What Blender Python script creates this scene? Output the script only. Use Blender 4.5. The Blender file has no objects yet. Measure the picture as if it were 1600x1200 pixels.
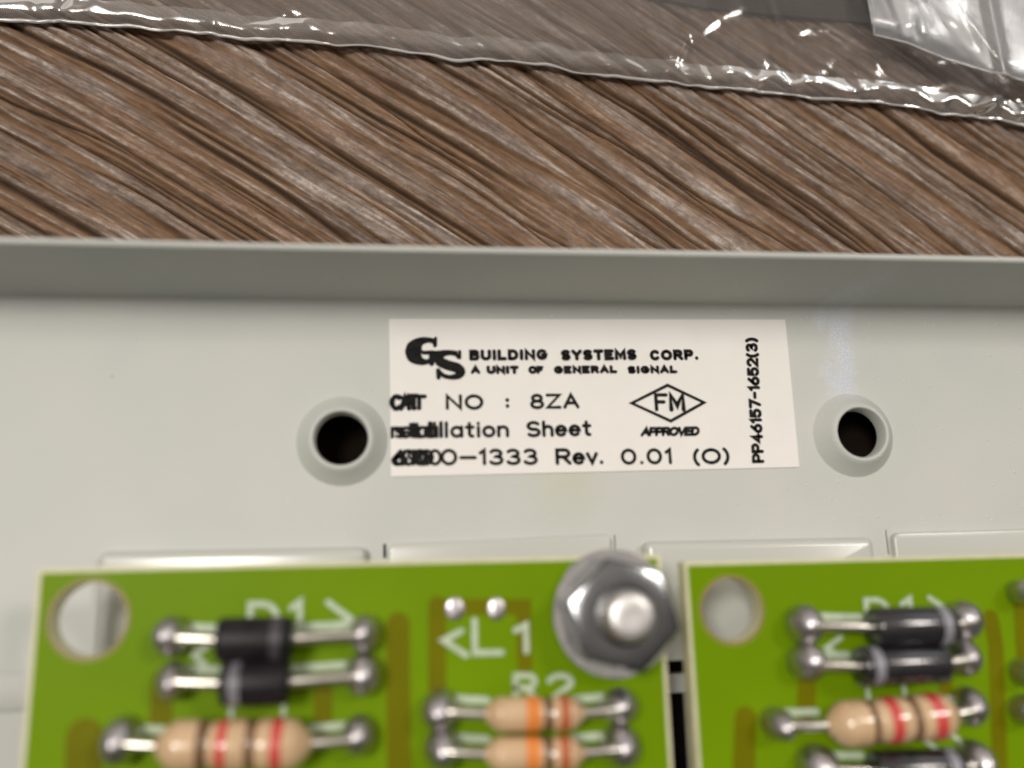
import bpy, bmesh, math, random
import numpy as np
from mathutils import Vector, Euler
from mathutils.geometry import tessellate_polygon

# ------------------------------------------------------------------ camera, world, light (1 unit = 1 cm)
random.seed(7); rng = np.random.default_rng(11)
S = bpy.context.scene
COL = S.collection
F = 1350.0
cam_d = bpy.data.cameras.new("camera"); cam = bpy.data.objects.new("camera", cam_d); COL.objects.link(cam)
cam.location = (-1.50763, -1.39255, 6.82928)
cam.rotation_euler = Euler((0.215987, -0.118193, -0.024555), 'XYZ')
cam_d.sensor_width = 36; cam_d.lens = 36 * F / 1600
cam_d.clip_start = 0.05; cam_d.clip_end = 2000
cam_d.dof.use_dof = True
cam_d.dof.focus_distance = 7.76
cam_d.dof.aperture_fstop = 0.130
S.camera = cam
S.view_settings.view_transform = 'Standard'; S.view_settings.look = 'None'
S.view_settings.exposure = 0.0; S.view_settings.gamma = 1.0
S.cycles.transparent_max_bounces = 24

MC = cam.rotation_euler.to_matrix()
CP = Vector(cam.location)
def at(x, y, z=0.0):
    """world point at height z that photograph pixel (x, y) looks at"""
    d = MC @ Vector((x - 800, 600 - y, -F))
    return CP + d * ((z - CP.z) / d.z)

W = bpy.data.worlds.new("World"); S.world = W; W.use_nodes = True
nt = W.node_tree; nt.nodes.clear()
tc = nt.nodes.new("ShaderNodeTexCoord"); sp = nt.nodes.new("ShaderNodeVectorMath"); sp.operation = 'DOT_PRODUCT'
sp.inputs[1].default_value = (-0.12, 0.62, 0.77)
nt.links.new(tc.outputs["Generated"], sp.inputs[0])
rp = nt.nodes.new("ShaderNodeValToRGB")
mp = nt.nodes.new("ShaderNodeMapRange"); mp.inputs[1].default_value = -1; mp.inputs[2].default_value = 1
nt.links.new(sp.outputs["Value"], mp.inputs[0]); nt.links.new(mp.outputs[0], rp.inputs[0])
e = rp.color_ramp.elements
e[0].position = 0.15; e[0].color = (0.05, 0.042, 0.036, 1)
e[1].position = 1.0; e[1].color = (0.62, 0.56, 0.50, 1)
m_ = e.new(0.6); m_.color = (0.095, 0.088, 0.08, 1)
bg = nt.nodes.new("ShaderNodeBackground"); bg.inputs[1].default_value = 0.9
wo = nt.nodes.new("ShaderNodeOutputWorld")
nt.links.new(rp.outputs[0], bg.inputs[0]); nt.links.new(bg.outputs[0], wo.inputs[0])

def lamp(name, loc, power, size, color, target=(0, 0, 0)):
    d = bpy.data.lights.new(name, 'AREA'); d.shape = 'DISK'; d.size = size; d.energy = power; d.color = color
    o = bpy.data.objects.new(name, d); COL.objects.link(o); o.location = loc
    o.rotation_euler = (Vector(target) - Vector(loc)).to_track_quat('-Z', 'Y').to_euler()
    return o
lamp("ceiling_lamp", (-42, 16, 104), 80000, 30, (1.0, 0.945, 0.88))
lamp("ceiling_lamp", (66, 38, 100), 38000, 20, (1.0, 0.94, 0.87))
lamp("window_light", (100, 125, 62), 9000, 50, (0.86, 0.94, 1.0))

# ------------------------------------------------------------------ materials
def mat(name, col=(0.5, 0.5, 0.5), rough=0.5, metal=0.0, spec=0.5, coat=0.0):
    m = bpy.data.materials.new(name); m.use_nodes = True
    b = m.node_tree.nodes["Principled BSDF"]
    b.inputs["Base Color"].default_value = (*col, 1); b.inputs["Roughness"].default_value = rough
    b.inputs["Metallic"].default_value = metal; b.inputs["Specular IOR Level"].default_value = spec
    b.inputs["Coat Weight"].default_value = coat
    return m
class N:
    """small helper around a material's node tree"""
    def __init__(s, m): s.t = m.node_tree; s.b = s.t.nodes["Principled BSDF"]
    def n(s, typ, **kw):
        o = s.t.nodes.new("ShaderNode" + typ)
        for k, v in kw.items():
            if k.startswith('i_'): o.inputs[k[2:].replace('_', ' ')].default_value = v
            else: setattr(o, k, v)
        return o
    def l(s, a, b): s.t.links.new(a, b)
    def pos(s): return s.n("TexCoord").outputs["Object"]
    def noise(s, scale, detail=3, rough=0.55, vec=None):
        o = s.n("TexNoise"); o.inputs["Scale"].default_value = scale; o.inputs["Detail"].default_value = detail
        o.inputs["Roughness"].default_value = rough; s.l(vec or s.pos(), o.inputs["Vector"]); return o.outputs["Fac"]
    def ramp(s, fac, stops):
        r = s.n("ValToRGB"); el = r.color_ramp.elements
        while len(el) > len(stops): el.remove(el[-1])
        while len(el) < len(stops): el.new(0.5)
        for q, (p, c) in zip(el, stops):
            q.position = p; q.color = (*c, 1) if len(c) == 3 else c
        s.l(fac, r.inputs[0]); return r.outputs[0]
    def mix(s, fac, a, b, mode='MIX'):
        o = s.n("Mix", data_type='RGBA', blend_type=mode)
        for sock, v in ((o.inputs[0], fac), (o.inputs[6], a), (o.inputs[7], b)):
            if isinstance(v, (int, float)): sock.default_value = v
            elif isinstance(v, tuple): sock.default_value = (*v, 1)
            else: s.l(v, sock)
        return o.outputs[2]
    def math(s, op, a, b=0.0, clamp=False):
        o = s.n("Math", operation=op, use_clamp=clamp)
        for sock, v in ((o.inputs[0], a), (o.inputs[1], b)):
            if isinstance(v, (int, float)): sock.default_value = v
            else: s.l(v, sock)
        return o.outputs[0]
    def bump(s, h, strength, dist):
        o = s.n("Bump"); o.inputs["Strength"].default_value = strength; o.inputs["Distance"].default_value = dist
        s.l(h, o.inputs["Height"]); s.l(o.outputs[0], s.b.inputs["Normal"])
    def color(s, c): s.l(c, s.b.inputs["Base Color"])
    def rough(s, c): s.l(c, s.b.inputs["Roughness"])

# grey powder-coated steel, with a scuffed bluish streak above the right hole
def paint_material():
    m = mat("grey_paint", rough=0.55, spec=0.35); g = N(m)
    p = g.n("NewGeometry").outputs["Position"]
    base = g.ramp(g.noise(0.9, 2, 0.5, p), [(0.3, (0.50, 0.525, 0.495)), (0.7, (0.545, 0.55, 0.52))])
    sx = g.n("SeparateXYZ"); g.l(p, sx.inputs[0])
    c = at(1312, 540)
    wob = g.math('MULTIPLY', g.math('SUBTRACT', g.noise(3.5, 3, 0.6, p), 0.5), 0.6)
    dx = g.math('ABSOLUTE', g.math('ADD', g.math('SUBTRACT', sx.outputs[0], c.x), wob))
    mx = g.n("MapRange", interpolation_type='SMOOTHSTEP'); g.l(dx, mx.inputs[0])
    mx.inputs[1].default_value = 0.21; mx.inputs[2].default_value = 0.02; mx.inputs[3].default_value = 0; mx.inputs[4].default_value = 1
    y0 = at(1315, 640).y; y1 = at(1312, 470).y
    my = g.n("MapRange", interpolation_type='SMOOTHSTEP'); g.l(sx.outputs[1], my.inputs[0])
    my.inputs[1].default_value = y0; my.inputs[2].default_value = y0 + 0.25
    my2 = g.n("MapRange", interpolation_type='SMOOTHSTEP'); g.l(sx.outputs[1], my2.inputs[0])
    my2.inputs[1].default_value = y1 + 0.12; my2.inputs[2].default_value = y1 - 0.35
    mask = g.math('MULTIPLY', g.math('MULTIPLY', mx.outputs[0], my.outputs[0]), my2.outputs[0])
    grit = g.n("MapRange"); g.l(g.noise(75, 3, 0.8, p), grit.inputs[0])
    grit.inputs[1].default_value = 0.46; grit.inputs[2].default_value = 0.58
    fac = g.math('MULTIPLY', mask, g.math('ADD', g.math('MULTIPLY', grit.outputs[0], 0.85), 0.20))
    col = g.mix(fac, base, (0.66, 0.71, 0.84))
    # a faint yellow glue stain under the sticker
    ys = at(885, 752); dv = g.n("VectorMath", operation='DISTANCE'); g.l(p, dv.inputs[0]); dv.inputs[1].default_value = ys
    st = g.n("MapRange", interpolation_type='SMOOTHSTEP'); g.l(dv.outputs["Value"], st.inputs[0])
    st.inputs[1].default_value = 0.45; st.inputs[2].default_value = 0.0
    col = g.mix(g.math('MULTIPLY', st.outputs[0], g.math('MULTIPLY', g.noise(5, 2, 0.5, p), 0.5)), col, (0.50, 0.48, 0.28))
    # sparse dark specks
    vo = g.n("TexVoronoi"); g.l(p, vo.inputs["Vector"]); vo.inputs["Scale"].default_value = 1.6
    spk = g.n("MapRange"); g.l(vo.outputs["Distance"], spk.inputs[0]); spk.inputs[1].default_value = 0.024; spk.inputs[2].default_value = 0.012
    colspk = g.mix(g.math('MULTIPLY', spk.outputs[0], 0.5), col, (0.25, 0.25, 0.22))
    v1 = g.n("TexVoronoi"); g.l(p, v1.inputs["Vector"]); v1.inputs["Scale"].default_value = 11
    d1 = g.n("MapRange", interpolation_type='SMOOTHSTEP'); g.l(v1.outputs["Distance"], d1.inputs[0])
    d1.inputs[1].default_value = 0.17; d1.inputs[2].default_value = 0.0
    nibx = g.n('MapRange'); g.l(sx.outputs[0], nibx.inputs[0]); nibx.inputs[1].default_value = -2.0; nibx.inputs[2].default_value = 3.0; nibx.inputs[3].default_value = 0.60; nibx.inputs[4].default_value = 0.47
    den = g.math('GREATER_THAN', g.noise(9, 2, 0.6, p), nibx.outputs[0])
    nib = g.math('MULTIPLY', d1.outputs[0], den)
    g.color(g.mix(g.math('MULTIPLY', nib, 0.8), colspk, (0.74, 0.74, 0.71)))
    h = g.math('ADD', g.math('MULTIPLY', nib, 1.6), g.math('MULTIPLY', g.noise(60, 2, 0.5, p), 0.35))
    h = g.math('ADD', h, g.math('MULTIPLY', g.math('MULTIPLY', mask, g.noise(70, 2, 0.7, p)), 2.2))
    g.bump(h, 0.5, 0.009)
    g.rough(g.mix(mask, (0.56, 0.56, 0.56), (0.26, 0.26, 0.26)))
    return m
M_PAINT = paint_material()
M_EDGE = mat('glossy_grey_paint', (0.52, 0.53, 0.49), 0.24, spec=0.7)

def wood_material():
    m = mat("weathered_wood", rough=0.5); g = N(m)
    ar = g.n("Attribute", attribute_name="relief").outputs["Fac"]
    at_ = g.n("Attribute", attribute_name="tone").outputs["Fac"]
    af = g.n("Attribute", attribute_name="fibre").outputs["Fac"]
    p = g.n("NewGeometry").outputs["Position"]
    top = g.ramp(af, [(0.14, (0.085, 0.058, 0.043)), (0.38, (0.190, 0.140, 0.110)), (0.60, (0.285, 0.226, 0.190)), (0.88, (0.52, 0.46, 0.415))])
    warm = g.ramp(af, [(0.12, (0.10, 0.054, 0.030)), (0.5, (0.235, 0.135, 0.078)), (0.9, (0.36, 0.25, 0.175))])
    c = g.mix(g.ramp(at_, [(0.46, (0, 0, 0)), (0.74, (0.9, 0.9, 0.9))]), top, warm)
    c = g.mix(g.ramp(g.noise(9, 5, 0.7, p), [(0.38, (0.55, 0.55, 0.55)), (0.52, (0, 0, 0))]), c, (0.12, 0.085, 0.065))
    c = g.mix(g.ramp(g.noise(60, 3, 0.7, p), [(0.3, (0.4, 0.4, 0.4)), (0.55, (0, 0, 0))]), c, (0.10, 0.07, 0.05))
    wall = g.mix(af, (0.12, 0.064, 0.034), (0.25, 0.148, 0.08))
    c = g.mix(g.ramp(ar, [(0.55, (1, 1, 1)), (0.92, (0, 0, 0))]), c, wall)
    c = g.mix(g.ramp(ar, [(0.05, (0.85, 0.85, 0.85)), (0.48, (0, 0, 0))]), c, (0.022, 0.013, 0.009))  # shade inside the cracks put into the colour where relief is deep
    g.color(c)
    g.bump(g.noise(55, 4, 0.7, p), 0.7, 0.014)
    g.rough(g.mix(g.ramp(ar, [(0.4, (1, 1, 1)), (0.85, (0, 0, 0))]), g.ramp(g.noise(6, 3, 0.6, p), [(0.3, (0.30,) * 3), (0.7, (0.50,) * 3)]), (0.9, 0.9, 0.9)))
    g.b.inputs['Specular IOR Level'].default_value = 0.4
    return m
M_WOOD = wood_material()

def film_material(name, milk, rough, tint, refl=1.4):
    m = bpy.data.materials.new(name); m.use_nodes = True; t = m.node_tree; t.nodes.clear()
    n = t.nodes.new; L = t.links.new
    fr = n("ShaderNodeFresnel"); fr.inputs[0].default_value = 1.52
    k = n("ShaderNodeMath"); k.operation = 'MULTIPLY'; k.inputs[1].default_value = refl; k.use_clamp = True; L(fr.outputs[0], k.inputs[0])
    tr = n("ShaderNodeBsdfTransparent"); tr.inputs[0].default_value = (*tint, 1)
    gl = n("ShaderNodeBsdfGlossy"); gl.inputs["Roughness"].default_value = rough; gl.inputs["Color"].default_value = (1, 1, 1, 1)
    df = n("ShaderNodeBsdfDiffuse"); df.inputs[0].default_value = (0.80, 0.79, 0.78, 1)
    tl = n("ShaderNodeBsdfTranslucent"); tl.inputs[0].default_value = (0.80, 0.79, 0.78, 1)
    ds = n("ShaderNodeMixShader"); ds.inputs[0].default_value = 0.5; L(df.outputs[0], ds.inputs[1]); L(tl.outputs[0], ds.inputs[2])
    tcn = n("ShaderNodeTexCoord"); no = n("ShaderNodeTexNoise"); no.inputs["Scale"].default_value = 0.9; no.inputs["Detail"].default_value = 3
    L(tcn.outputs["Object"], no.inputs["Vector"])
    mr = n("ShaderNodeMapRange"); L(no.outputs["Fac"], mr.inputs[0]); mr.inputs[1].default_value = 0.3; mr.inputs[2].default_value = 0.7
    mr.inputs[3].default_value = milk * 0.6; mr.inputs[4].default_value = milk * 1.5
    n2 = n("ShaderNodeTexNoise"); n2.inputs["Scale"].default_value = 14; n2.inputs["Detail"].default_value = 3; L(tcn.outputs["Object"], n2.inputs["Vector"])
    bp = n("ShaderNodeBump"); bp.inputs["Strength"].default_value = 0.3; bp.inputs["Distance"].default_value = 0.005; L(n2.outputs["Fac"], bp.inputs["Height"])
    L(bp.outputs[0], gl.inputs["Normal"])
    a = n("ShaderNodeMixShader"); L(mr.outputs[0], a.inputs[0]); L(tr.outputs[0], a.inputs[1]); L(ds.outputs[0], a.inputs[2])
    b = n("ShaderNodeMixShader"); L(k.outputs[0], b.inputs[0]); L(a.outputs[0], b.inputs[1]); L(gl.outputs[0], b.inputs[2])
    o = n("ShaderNodeOutputMaterial"); L(b.outputs[0], o.inputs[0])
    return m
M_FILM = film_material("clear_film", 0.05, 0.12, (0.93, 0.92, 0.91), 1.5)
M_FILM2 = film_material("crinkled_film", 0.17, 0.19, (0.90, 0.91, 0.93), 1.35)
M_BANDF = film_material("sealed_film", 0.10, 0.17, (0.95, 0.94, 0.93), 1.0)
M_SEAL = film_material("film_edge", 0.85, 0.12, (0.9, 0.88, 0.85))

def solder_material():
    m = mat("solder", (0.50, 0.48, 0.48), 0.36, 1.0); g = N(m)
    g.bump(g.noise(9, 2), 0.3, 0.03)
    g.color(g.ramp(g.noise(7, 3), [(0.3, (0.48, 0.45, 0.47)), (0.7, (0.66, 0.63, 0.645))])); return m
M_SOLDER = solder_material()
def grained(name, a, b, scale, rough, metal=0.0, spec=0.5, bump=0.15, dist=0.01, coat=0.0):
    m = mat(name, a, rough, metal, spec, coat); g = N(m)
    g.color(g.ramp(g.noise(scale, 3), [(0.3, a), (0.7, b)]))
    if bump: g.bump(g.noise(scale * 2.2, 3), bump, dist)
    return m
M_LEAD = grained("tinned_wire", (0.62, 0.58, 0.53), (0.78, 0.74, 0.68), 12, 0.28, 1.0)
M_ZINC = grained("zinc_plate", (0.74, 0.74, 0.75), (0.86, 0.86, 0.87), 5, 0.14, 1.0, bump=0.12)
M_NUT = grained("reflection_dark_zinc", (0.21, 0.215, 0.225), (0.29, 0.295, 0.305), 5, 0.2, 1.0, bump=0.12)  # zinc darkened in colour to hold the dark reflection on the nut
M_STUD = grained("stud_steel", (0.66, 0.64, 0.63), (0.80, 0.78, 0.77), 9, 0.42, 1.0)
M_MASK = grained("green_solder_mask", (0.132, 0.238, 0.001), (0.158, 0.272, 0.0015), 0.8, 0.40, spec=0.06, bump=0.05)
M_FR4 = grained("bare_laminate", (0.55, 0.53, 0.33), (0.64, 0.62, 0.42), 6, 0.5)
M_RING = grained("brown_laminate", (0.19, 0.15, 0.012), (0.24, 0.18, 0.02), 5, 0.5)
M_TRACE = grained("masked_track", (0.128, 0.128, 0.001), (0.155, 0.155, 0.0015), 2, 0.40, spec=0.06, bump=0.05)
M_SILK = grained("white_silkscreen", (0.38, 0.47, 0.32), (0.52, 0.60, 0.46), 14, 0.5)
M_BLACK = grained("black_epoxy", (0.012, 0.011, 0.014), (0.022, 0.02, 0.024), 16, 0.17, spec=1.0, bump=0.10, dist=0.004)
M_DULL = grained("dull_black_epoxy", (0.008, 0.007, 0.009), (0.02, 0.017, 0.02), 14, 0.45, spec=0.25, bump=0.4, dist=0.008)
M_DIM = grained("dim_band", (0.035, 0.03, 0.037), (0.08, 0.072, 0.083), 9, 0.45)
M_SPOT = grained("worn_grey_band", (0.06, 0.056, 0.064), (0.30, 0.29, 0.32), 5, 0.4)
M_BAND = grained("silver_band", (0.20, 0.20, 0.225), (0.31, 0.31, 0.35), 9, 0.38)
M_TAN = grained("tan_resistor_lacquer", (0.56, 0.375, 0.215), (0.65, 0.455, 0.275), 5, 0.2, spec=0.6, bump=0.12, coat=0.5)
M_BROWN = grained("brown_band", (0.13, 0.065, 0.03), (0.17, 0.09, 0.045), 10, 0.22, coat=0.5)
M_RED = grained("red_band", (0.55, 0.055, 0.05), (0.62, 0.085, 0.07), 10, 0.22, coat=0.5)
M_ORANGE = grained("orange_band", (0.72, 0.22, 0.04), (0.78, 0.27, 0.06), 10, 0.22, coat=0.5)
M_RUST = grained("russet_band", (0.42, 0.11, 0.04), (0.48, 0.14, 0.05), 10, 0.22, coat=0.5)
M_PAPER = grained("label_paper", (0.775, 0.755, 0.725), (0.80, 0.78, 0.75), 3, 0.62, spec=0.3, bump=0.10, dist=0.004)
M_INK = grained("black_ink", (0.010, 0.010, 0.010), (0.022, 0.021, 0.020), 22, 0.7, spec=0.04, bump=0)
M_HOLE_SHADE = grained("hole_shade_black", (0.006, 0.004, 0.003), (0.014, 0.008, 0.005), 2.5, 0.9, spec=0.1)  # near-black of the added sheet that darkens the plate holes
M_STAND_IN = grained("stand_in_grey", (0.045, 0.037, 0.035), (0.075, 0.062, 0.058), 3, 0.8, spec=0.2)

# ------------------------------------------------------------------ object helpers
def thing(name, label, cat, loc, group=None):
    o = bpy.data.objects.new(name, None); COL.objects.link(o); o.location = loc; o.empty_display_size = 0.3
    o['label'] = label; o['category'] = cat
    if group: o['group'] = group
    return o
def root_loc(p):
    while p.parent: p = p.parent
    return Vector(p.location)
def obj(name, verts, faces, m, parent=None, smooth=35):
    me = bpy.data.meshes.new(name)
    if parent is not None:
        r = root_loc(parent); verts = [(v[0] - r.x, v[1] - r.y, v[2] - r.z) for v in verts]
    me.from_pydata([tuple(v) for v in verts], [], faces); me.validate()
    bm = bmesh.new(); bm.from_mesh(me); bmesh.ops.recalc_face_normals(bm, faces=bm.faces); bm.to_mesh(me); bm.free()
    me.materials.append(m)
    if smooth:
        me.polygons.foreach_set("use_smooth", [True] * len(me.polygons)); me.set_sharp_from_angle(angle=math.radians(smooth))
    o = bpy.data.objects.new(name, me); COL.objects.link(o)
    if parent is not None: o.parent = parent
    return o
class MB:
    def __init__(s): s.v = []; s.f = []
    def add(s, v, f):
        k = len(s.v); s.v += [tuple(q) for q in v]; s.f += [tuple(i + k for i in q) for q in f]
def circle(cx, cy, r, n=48, ry=None, ph=0): return [(cx + r * math.cos(ph + 2 * math.pi * i / n), cy + (ry or r) * math.sin(ph + 2 * math.pi * i / n)) for i in range(n)]
def slab(mb, outer, holes, z0, z1, bevel=0.0):
    loops = [outer] + holes
    flat = [p for l in loops for p in l]
    tris = tessellate_polygon([[Vector((x, y, 0)) for x, y in l] for l in loops])
    n = len(flat); v = [(x, y, z1) for x, y in flat] + [(x, y, z0) for x, y in flat]
    f = [tuple(t) for t in tris] + [tuple(i + n for i in reversed(t)) for t in tris]
    k = 0
    for l in loops:
        m = len(l)
        for i in range(m): a = k + i; b = k + (i + 1) % m; f.append((a, b, b + n, a + n))
        k += m
    mb.add(v, f)
def frame(ax):
    ax = Vector(ax).normalized(); a = Vector((0, 0, 1)) if abs(ax.z) < 0.9 else Vector((1, 0, 0))
    u = ax.cross(a).normalized(); return ax, u, ax.cross(u)
def lathe(mb, p0, ax, prof, n=32, cap=True):
    """prof = [(distance along axis, radius)]"""
    ax, u, w = frame(ax); p0 = Vector(p0); v = []; f = []
    for t, r in prof:
        for i in range(n):
            a = 2 * math.pi * i / n; v.append(p0 + ax * t + (u * math.cos(a) + w * math.sin(a)) * r)
    for k in range(len(prof) - 1):
        for i in range(n):
            j = (i + 1) % n; f.append((k * n + i, k * n + j, (k + 1) * n + j, (k + 1) * n + i))
    if cap: f.append(tuple(range(n))[::-1]); f.append(tuple((len(prof) - 1) * n + i for i in range(n)))
    mb.add(v, f)
def tube(mb, pts, r, n=10):
    pts = [Vector(p) for p in pts]; v = []; f = []
    for i, p in enumerate(pts):
        d = (pts[min(i + 1, len(pts) - 1)] - pts[max(i - 1, 0)])
        ax, u, w = frame(d); rr = r[i] if isinstance(r, (list, tuple)) else r
        for k in range(n): a = 2 * math.pi * k / n; v.append(p + (u * math.cos(a) + w * math.sin(a)) * rr)
    for i in range(len(pts) - 1):
        for k in range(n): j = (k + 1) % n; f.append((i * n + k, i * n + j, (i + 1) * n + j, (i + 1) * n + k))
    f.append(tuple(range(n))[::-1]); f.append(tuple((len(pts) - 1) * n + k for k in range(n)))
    mb.add(v, f)
def ribbon(mb, pts, w, z, closed=False):
    """flat stroke with round ends along world points pts (x, y); w = half width (number or list)"""
    P = [Vector((p[0], p[1])) for p in pts]
    Q = [P[0]]
    ww = [w] * len(P) if isinstance(w, (int, float)) else list(w); WQ = [ww[0]]
    for p, q in zip(P[1:], ww[1:]):
        if (p - Q[-1]).length > 1e-6: Q.append(p); WQ.append(q)
    P, ww = Q, WQ; n = len(P); v = []; f = []
    def nrm(a, b): d = (b - a).normalized(); return Vector((-d.y, d.x))
    L = []
    for i in range(n):
        if closed or 0 < i < n - 1:
            a = nrm(P[i - 1], P[i]); b = nrm(P[i], P[(i + 1) % n]); m = (a + b)
            if m.length < 0.3: m = a
            m.normalize(); k = 1 / max(0.5, m.dot(a))
        else:
            m = nrm(P[0], P[1]) if i == 0 else nrm(P[-2], P[-1]); k = 1
        L.append((P[i] + m * k * ww[i], P[i] - m * k * ww[i]))
    for a, b in L: v += [(a.x, a.y, z), (b.x, b.y, z)]
    rng_ = range(n if closed else n - 1)
    for i in rng_: j = (i + 1) % n; f.append((2 * i, 2 * i + 1, 2 * j + 1, 2 * j))
    if not closed:
        for end, i, other in ((0, 0, 1), (1, n - 1, n - 2)):
            d = (P[i] - P[other]).normalized(); nn = Vector((-d.y, d.x)); fan = []
            for k in range(0, 7):
                a = math.pi * k / 6; q = P[i] + (nn * math.cos(a) + d * math.sin(a)) * ww[i]
                fan.append(len(v)); v.append((q.x, q.y, z))
            f.append(tuple(fan))
    mb.add(v, f)

# ------------------------------------------------------------------ stroke lettering
def A_(cx, cy, rx, ry, a0, a1, n=12):
    return [(cx + rx * math.cos(math.radians(a0 + (a1 - a0) * i / n)), cy + ry * math.sin(math.radians(a0 + (a1 - a0) * i / n))) for i in range(n + 1)]
G = {  # glyph: (width, strokes), cap height 1
 'A': (.85, [[(0, 0), (.425, 1), (.85, 0)], [(.15, .34), (.70, .34)]]),
 'B': (.72, [[(0, 0), (0, 1), (.45, 1)] + A_(.45, .77, .23, .23, 90, -90) + [(0, .54)], [(.45, .54)] + A_(.47, .27, .25, .27, 90, -90) + [(0, 0)]]),
 'C': (.78, [A_(.42, .5, .40, .5, 45, 315, 18)]),
 'D': (.76, [[(0, 0), (0, 1), (.34, 1)] + A_(.34, .5, .42, .5, 90, -90) + [(0, 0)]]),
 'E': (.68, [[(.68, 1), (0, 1), (0, 0), (.68, 0)], [(0, .52), (.52, .52)]]),
 'F': (.66, [[(.66, 1), (0, 1), (0, 0)], [(0, .52), (.50, .52)]]),
 'G': (.84, [A_(.42, .5, .42, .5, 48, 330, 18) + [(.82, .45), (.48, .45)]]),
 'I': (.06, [[(.03, 0), (.03, 1)]]),
 'L': (.62, [[(0, 1), (0, 0), (.62, 0)]]),
 'M': (.88, [[(0, 0), (0, 1), (.44, .25), (.88, 1), (.88, 0)]]),
 'N': (.78, [[(0, 0), (0, 1), (.78, 0), (.78, 1)]]),
 'O': (.92, [A_(.46, .5, .46, .5, 90, 450, 24)]),
 'P': (.70, [[(0, 0), (0, 1), (.44, 1)] + A_(.44, .73, .26, .27, 90, -90) + [(0, .46)]]),
 'R': (.74, [[(0, 0), (0, 1), (.44, 1)] + A_(.44, .74, .26, .26, 90, -90) + [(0, .48)], [(.36, .48), (.74, 0)]]),
 'S': (.70, [A_(.36, .74, .33, .26, 35, 270, 12) + A_(.35, .25, .34, .25, 90, -145, 12)]),
 'T': (.74, [[(0, 1), (.74, 1)], [(.37, 1), (.37, 0)]]),
 'U': (.76, [[(0, 1), (0, .36)] + A_(.38, .36, .38, .36, 180, 360) + [(.76, 1)]]),
 'V': (.80, [[(0, 1), (.40, 0), (.80, 1)]]),
 'Y': (.78, [[(0, 1), (.39, .48), (.78, 1)], [(.39, .48), (.39, 0)]]),
 'Z': (.78, [[(0, 1), (.78, 1), (0, 0), (.78, 0)]]),
 'n': (.50, [[(0, 0), (0, .68)], [(0, .42)] + A_(.25, .42, .25, .26, 180, 0) + [(.50, 0)]]),
 's': (.46, [A_(.24, .51, .21, .17, 30, 270, 10) + A_(.23, .17, .23, .17, 90, -150, 10)]),
 't': (.38, [[(.17, .96), (.17, .16)] + A_(.33, .16, .16, .16, 180, 280, 6), [(0, .68), (.38, .68)]]),
 'a': (.56, [A_(.28, .34, .28, .34, 0, 360, 18), [(.56, .70), (.56, 0)]]),
 'l': (.05, [[(.025, 0), (.025, 1.02)]]),
 'i': (.05, [[(.025, 0), (.025, .68)], [(.025, .95), (.026, .97)]]),
 'o': (.58, [A_(.29, .34, .29, .34, 90, 450, 20)]),
 'h': (.50, [[(0, 0), (0, 1.02)], [(0, .42)] + A_(.25, .42, .25, .26, 180, 0) + [(.50, 0)]]),
 'e': (.56, [[(.01, .36), (.56, .36)] + A_(.28, .34, .28, .34, 5, 315, 18)]),
 'v': (.52, [[(0, .68), (.26, 0), (.52, .68)]]),
 '0': (.76, [A_(.38, .5, .38, .5, 90, 450, 24)]),
 '1': (.24, [[(0, .80), (.22, 1), (.22, 0)]]),
 '2': (.66, [A_(.33, .71, .32, .29, 165, -35, 12) + [(0, 0), (.66, 0)]]),
 '3': (.68, [A_(.33, .76, .30, .24, 150, -90, 12) + A_(.34, .26, .34, .27, 90, -150, 12)]),
 '4': (.70, [[(.52, 0), (.52, 1), (0, .32), (.70, .32)]]),
 '5': (.68, [[(.62, 1), (.08, 1), (.04, .55)] + A_(.33, .32, .34, .32, 130, -150, 14)]),
 '6': (.68, [[(.56, 1), (.10, .5)] + A_(.34, .30, .33, .30, 150, 510, 20)]),
 '7': (.68, [[(0, 1), (.68, 1), (.24, 0)]]),
 '8': (.70, [A_(.35, .76, .28, .24, 90, 450, 18), A_(.35, .26, .35, .27, 90, 450, 18)]),
 '9': (.68, [A_(.34, .68, .32, .32, 0, 360, 18) + [(.50, .15), (.30, 0)]]),
 '.': (.08, [[(.04, .02), (.04, .05)]]),
 ':': (.08, [[(.04, .12), (.04, .15)], [(.04, .60), (.04, .63)]]),
 '-': (.80, [[(0, .46), (.80, .46)]]),
 '~': (.50, [[(0, .46), (.46, .46)]]),
 '(': (.26, [A_(.50, .45, .50, .72, 128, 232, 10)]),
 ')': (.26, [A_(-.24, .45, .50, .72, 52, -52, 10)]),
 '<': (.50, [[(.44, 1), (.0, .62), (.55, 0)]]),
 '>': (.50, [[(.0, 1), (.52, .40), (.10, 0)]]),
}
def text_strokes(s, gap=.26, space=.6):
    x = 0; out = []
    for ch in s:
        if ch == ' ': x += space; continue
        w, st = G[ch]
        out += [[(x + px, py) for px, py in q] for q in st]; x += w + gap
    return out, x - gap
def write(mb, s, p0, p1, height, up, w, z, gap=.26, space=.6, shear=0.0, dz=0.0002, squash=None):
    """p0, p1 world ends of the baseline; up = unit world vector; height = cap height; w = half stroke width"""
    st, tot = text_strokes(s, gap, space); p0 = Vector(p0[:2]); b = (Vector(p1[:2]) - p0) / tot; up = Vector(up[:2])
    k = 0
    for q in st:
        pts = []
        for x, y in q:
            xx = squash(x / tot) * tot if squash else x
            pts.append(p0 + b * xx + (up + b.normalized() * shear) * (height * y))
        ribbon(mb, pts, w, z + k * dz); k += 1
    return k

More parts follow.
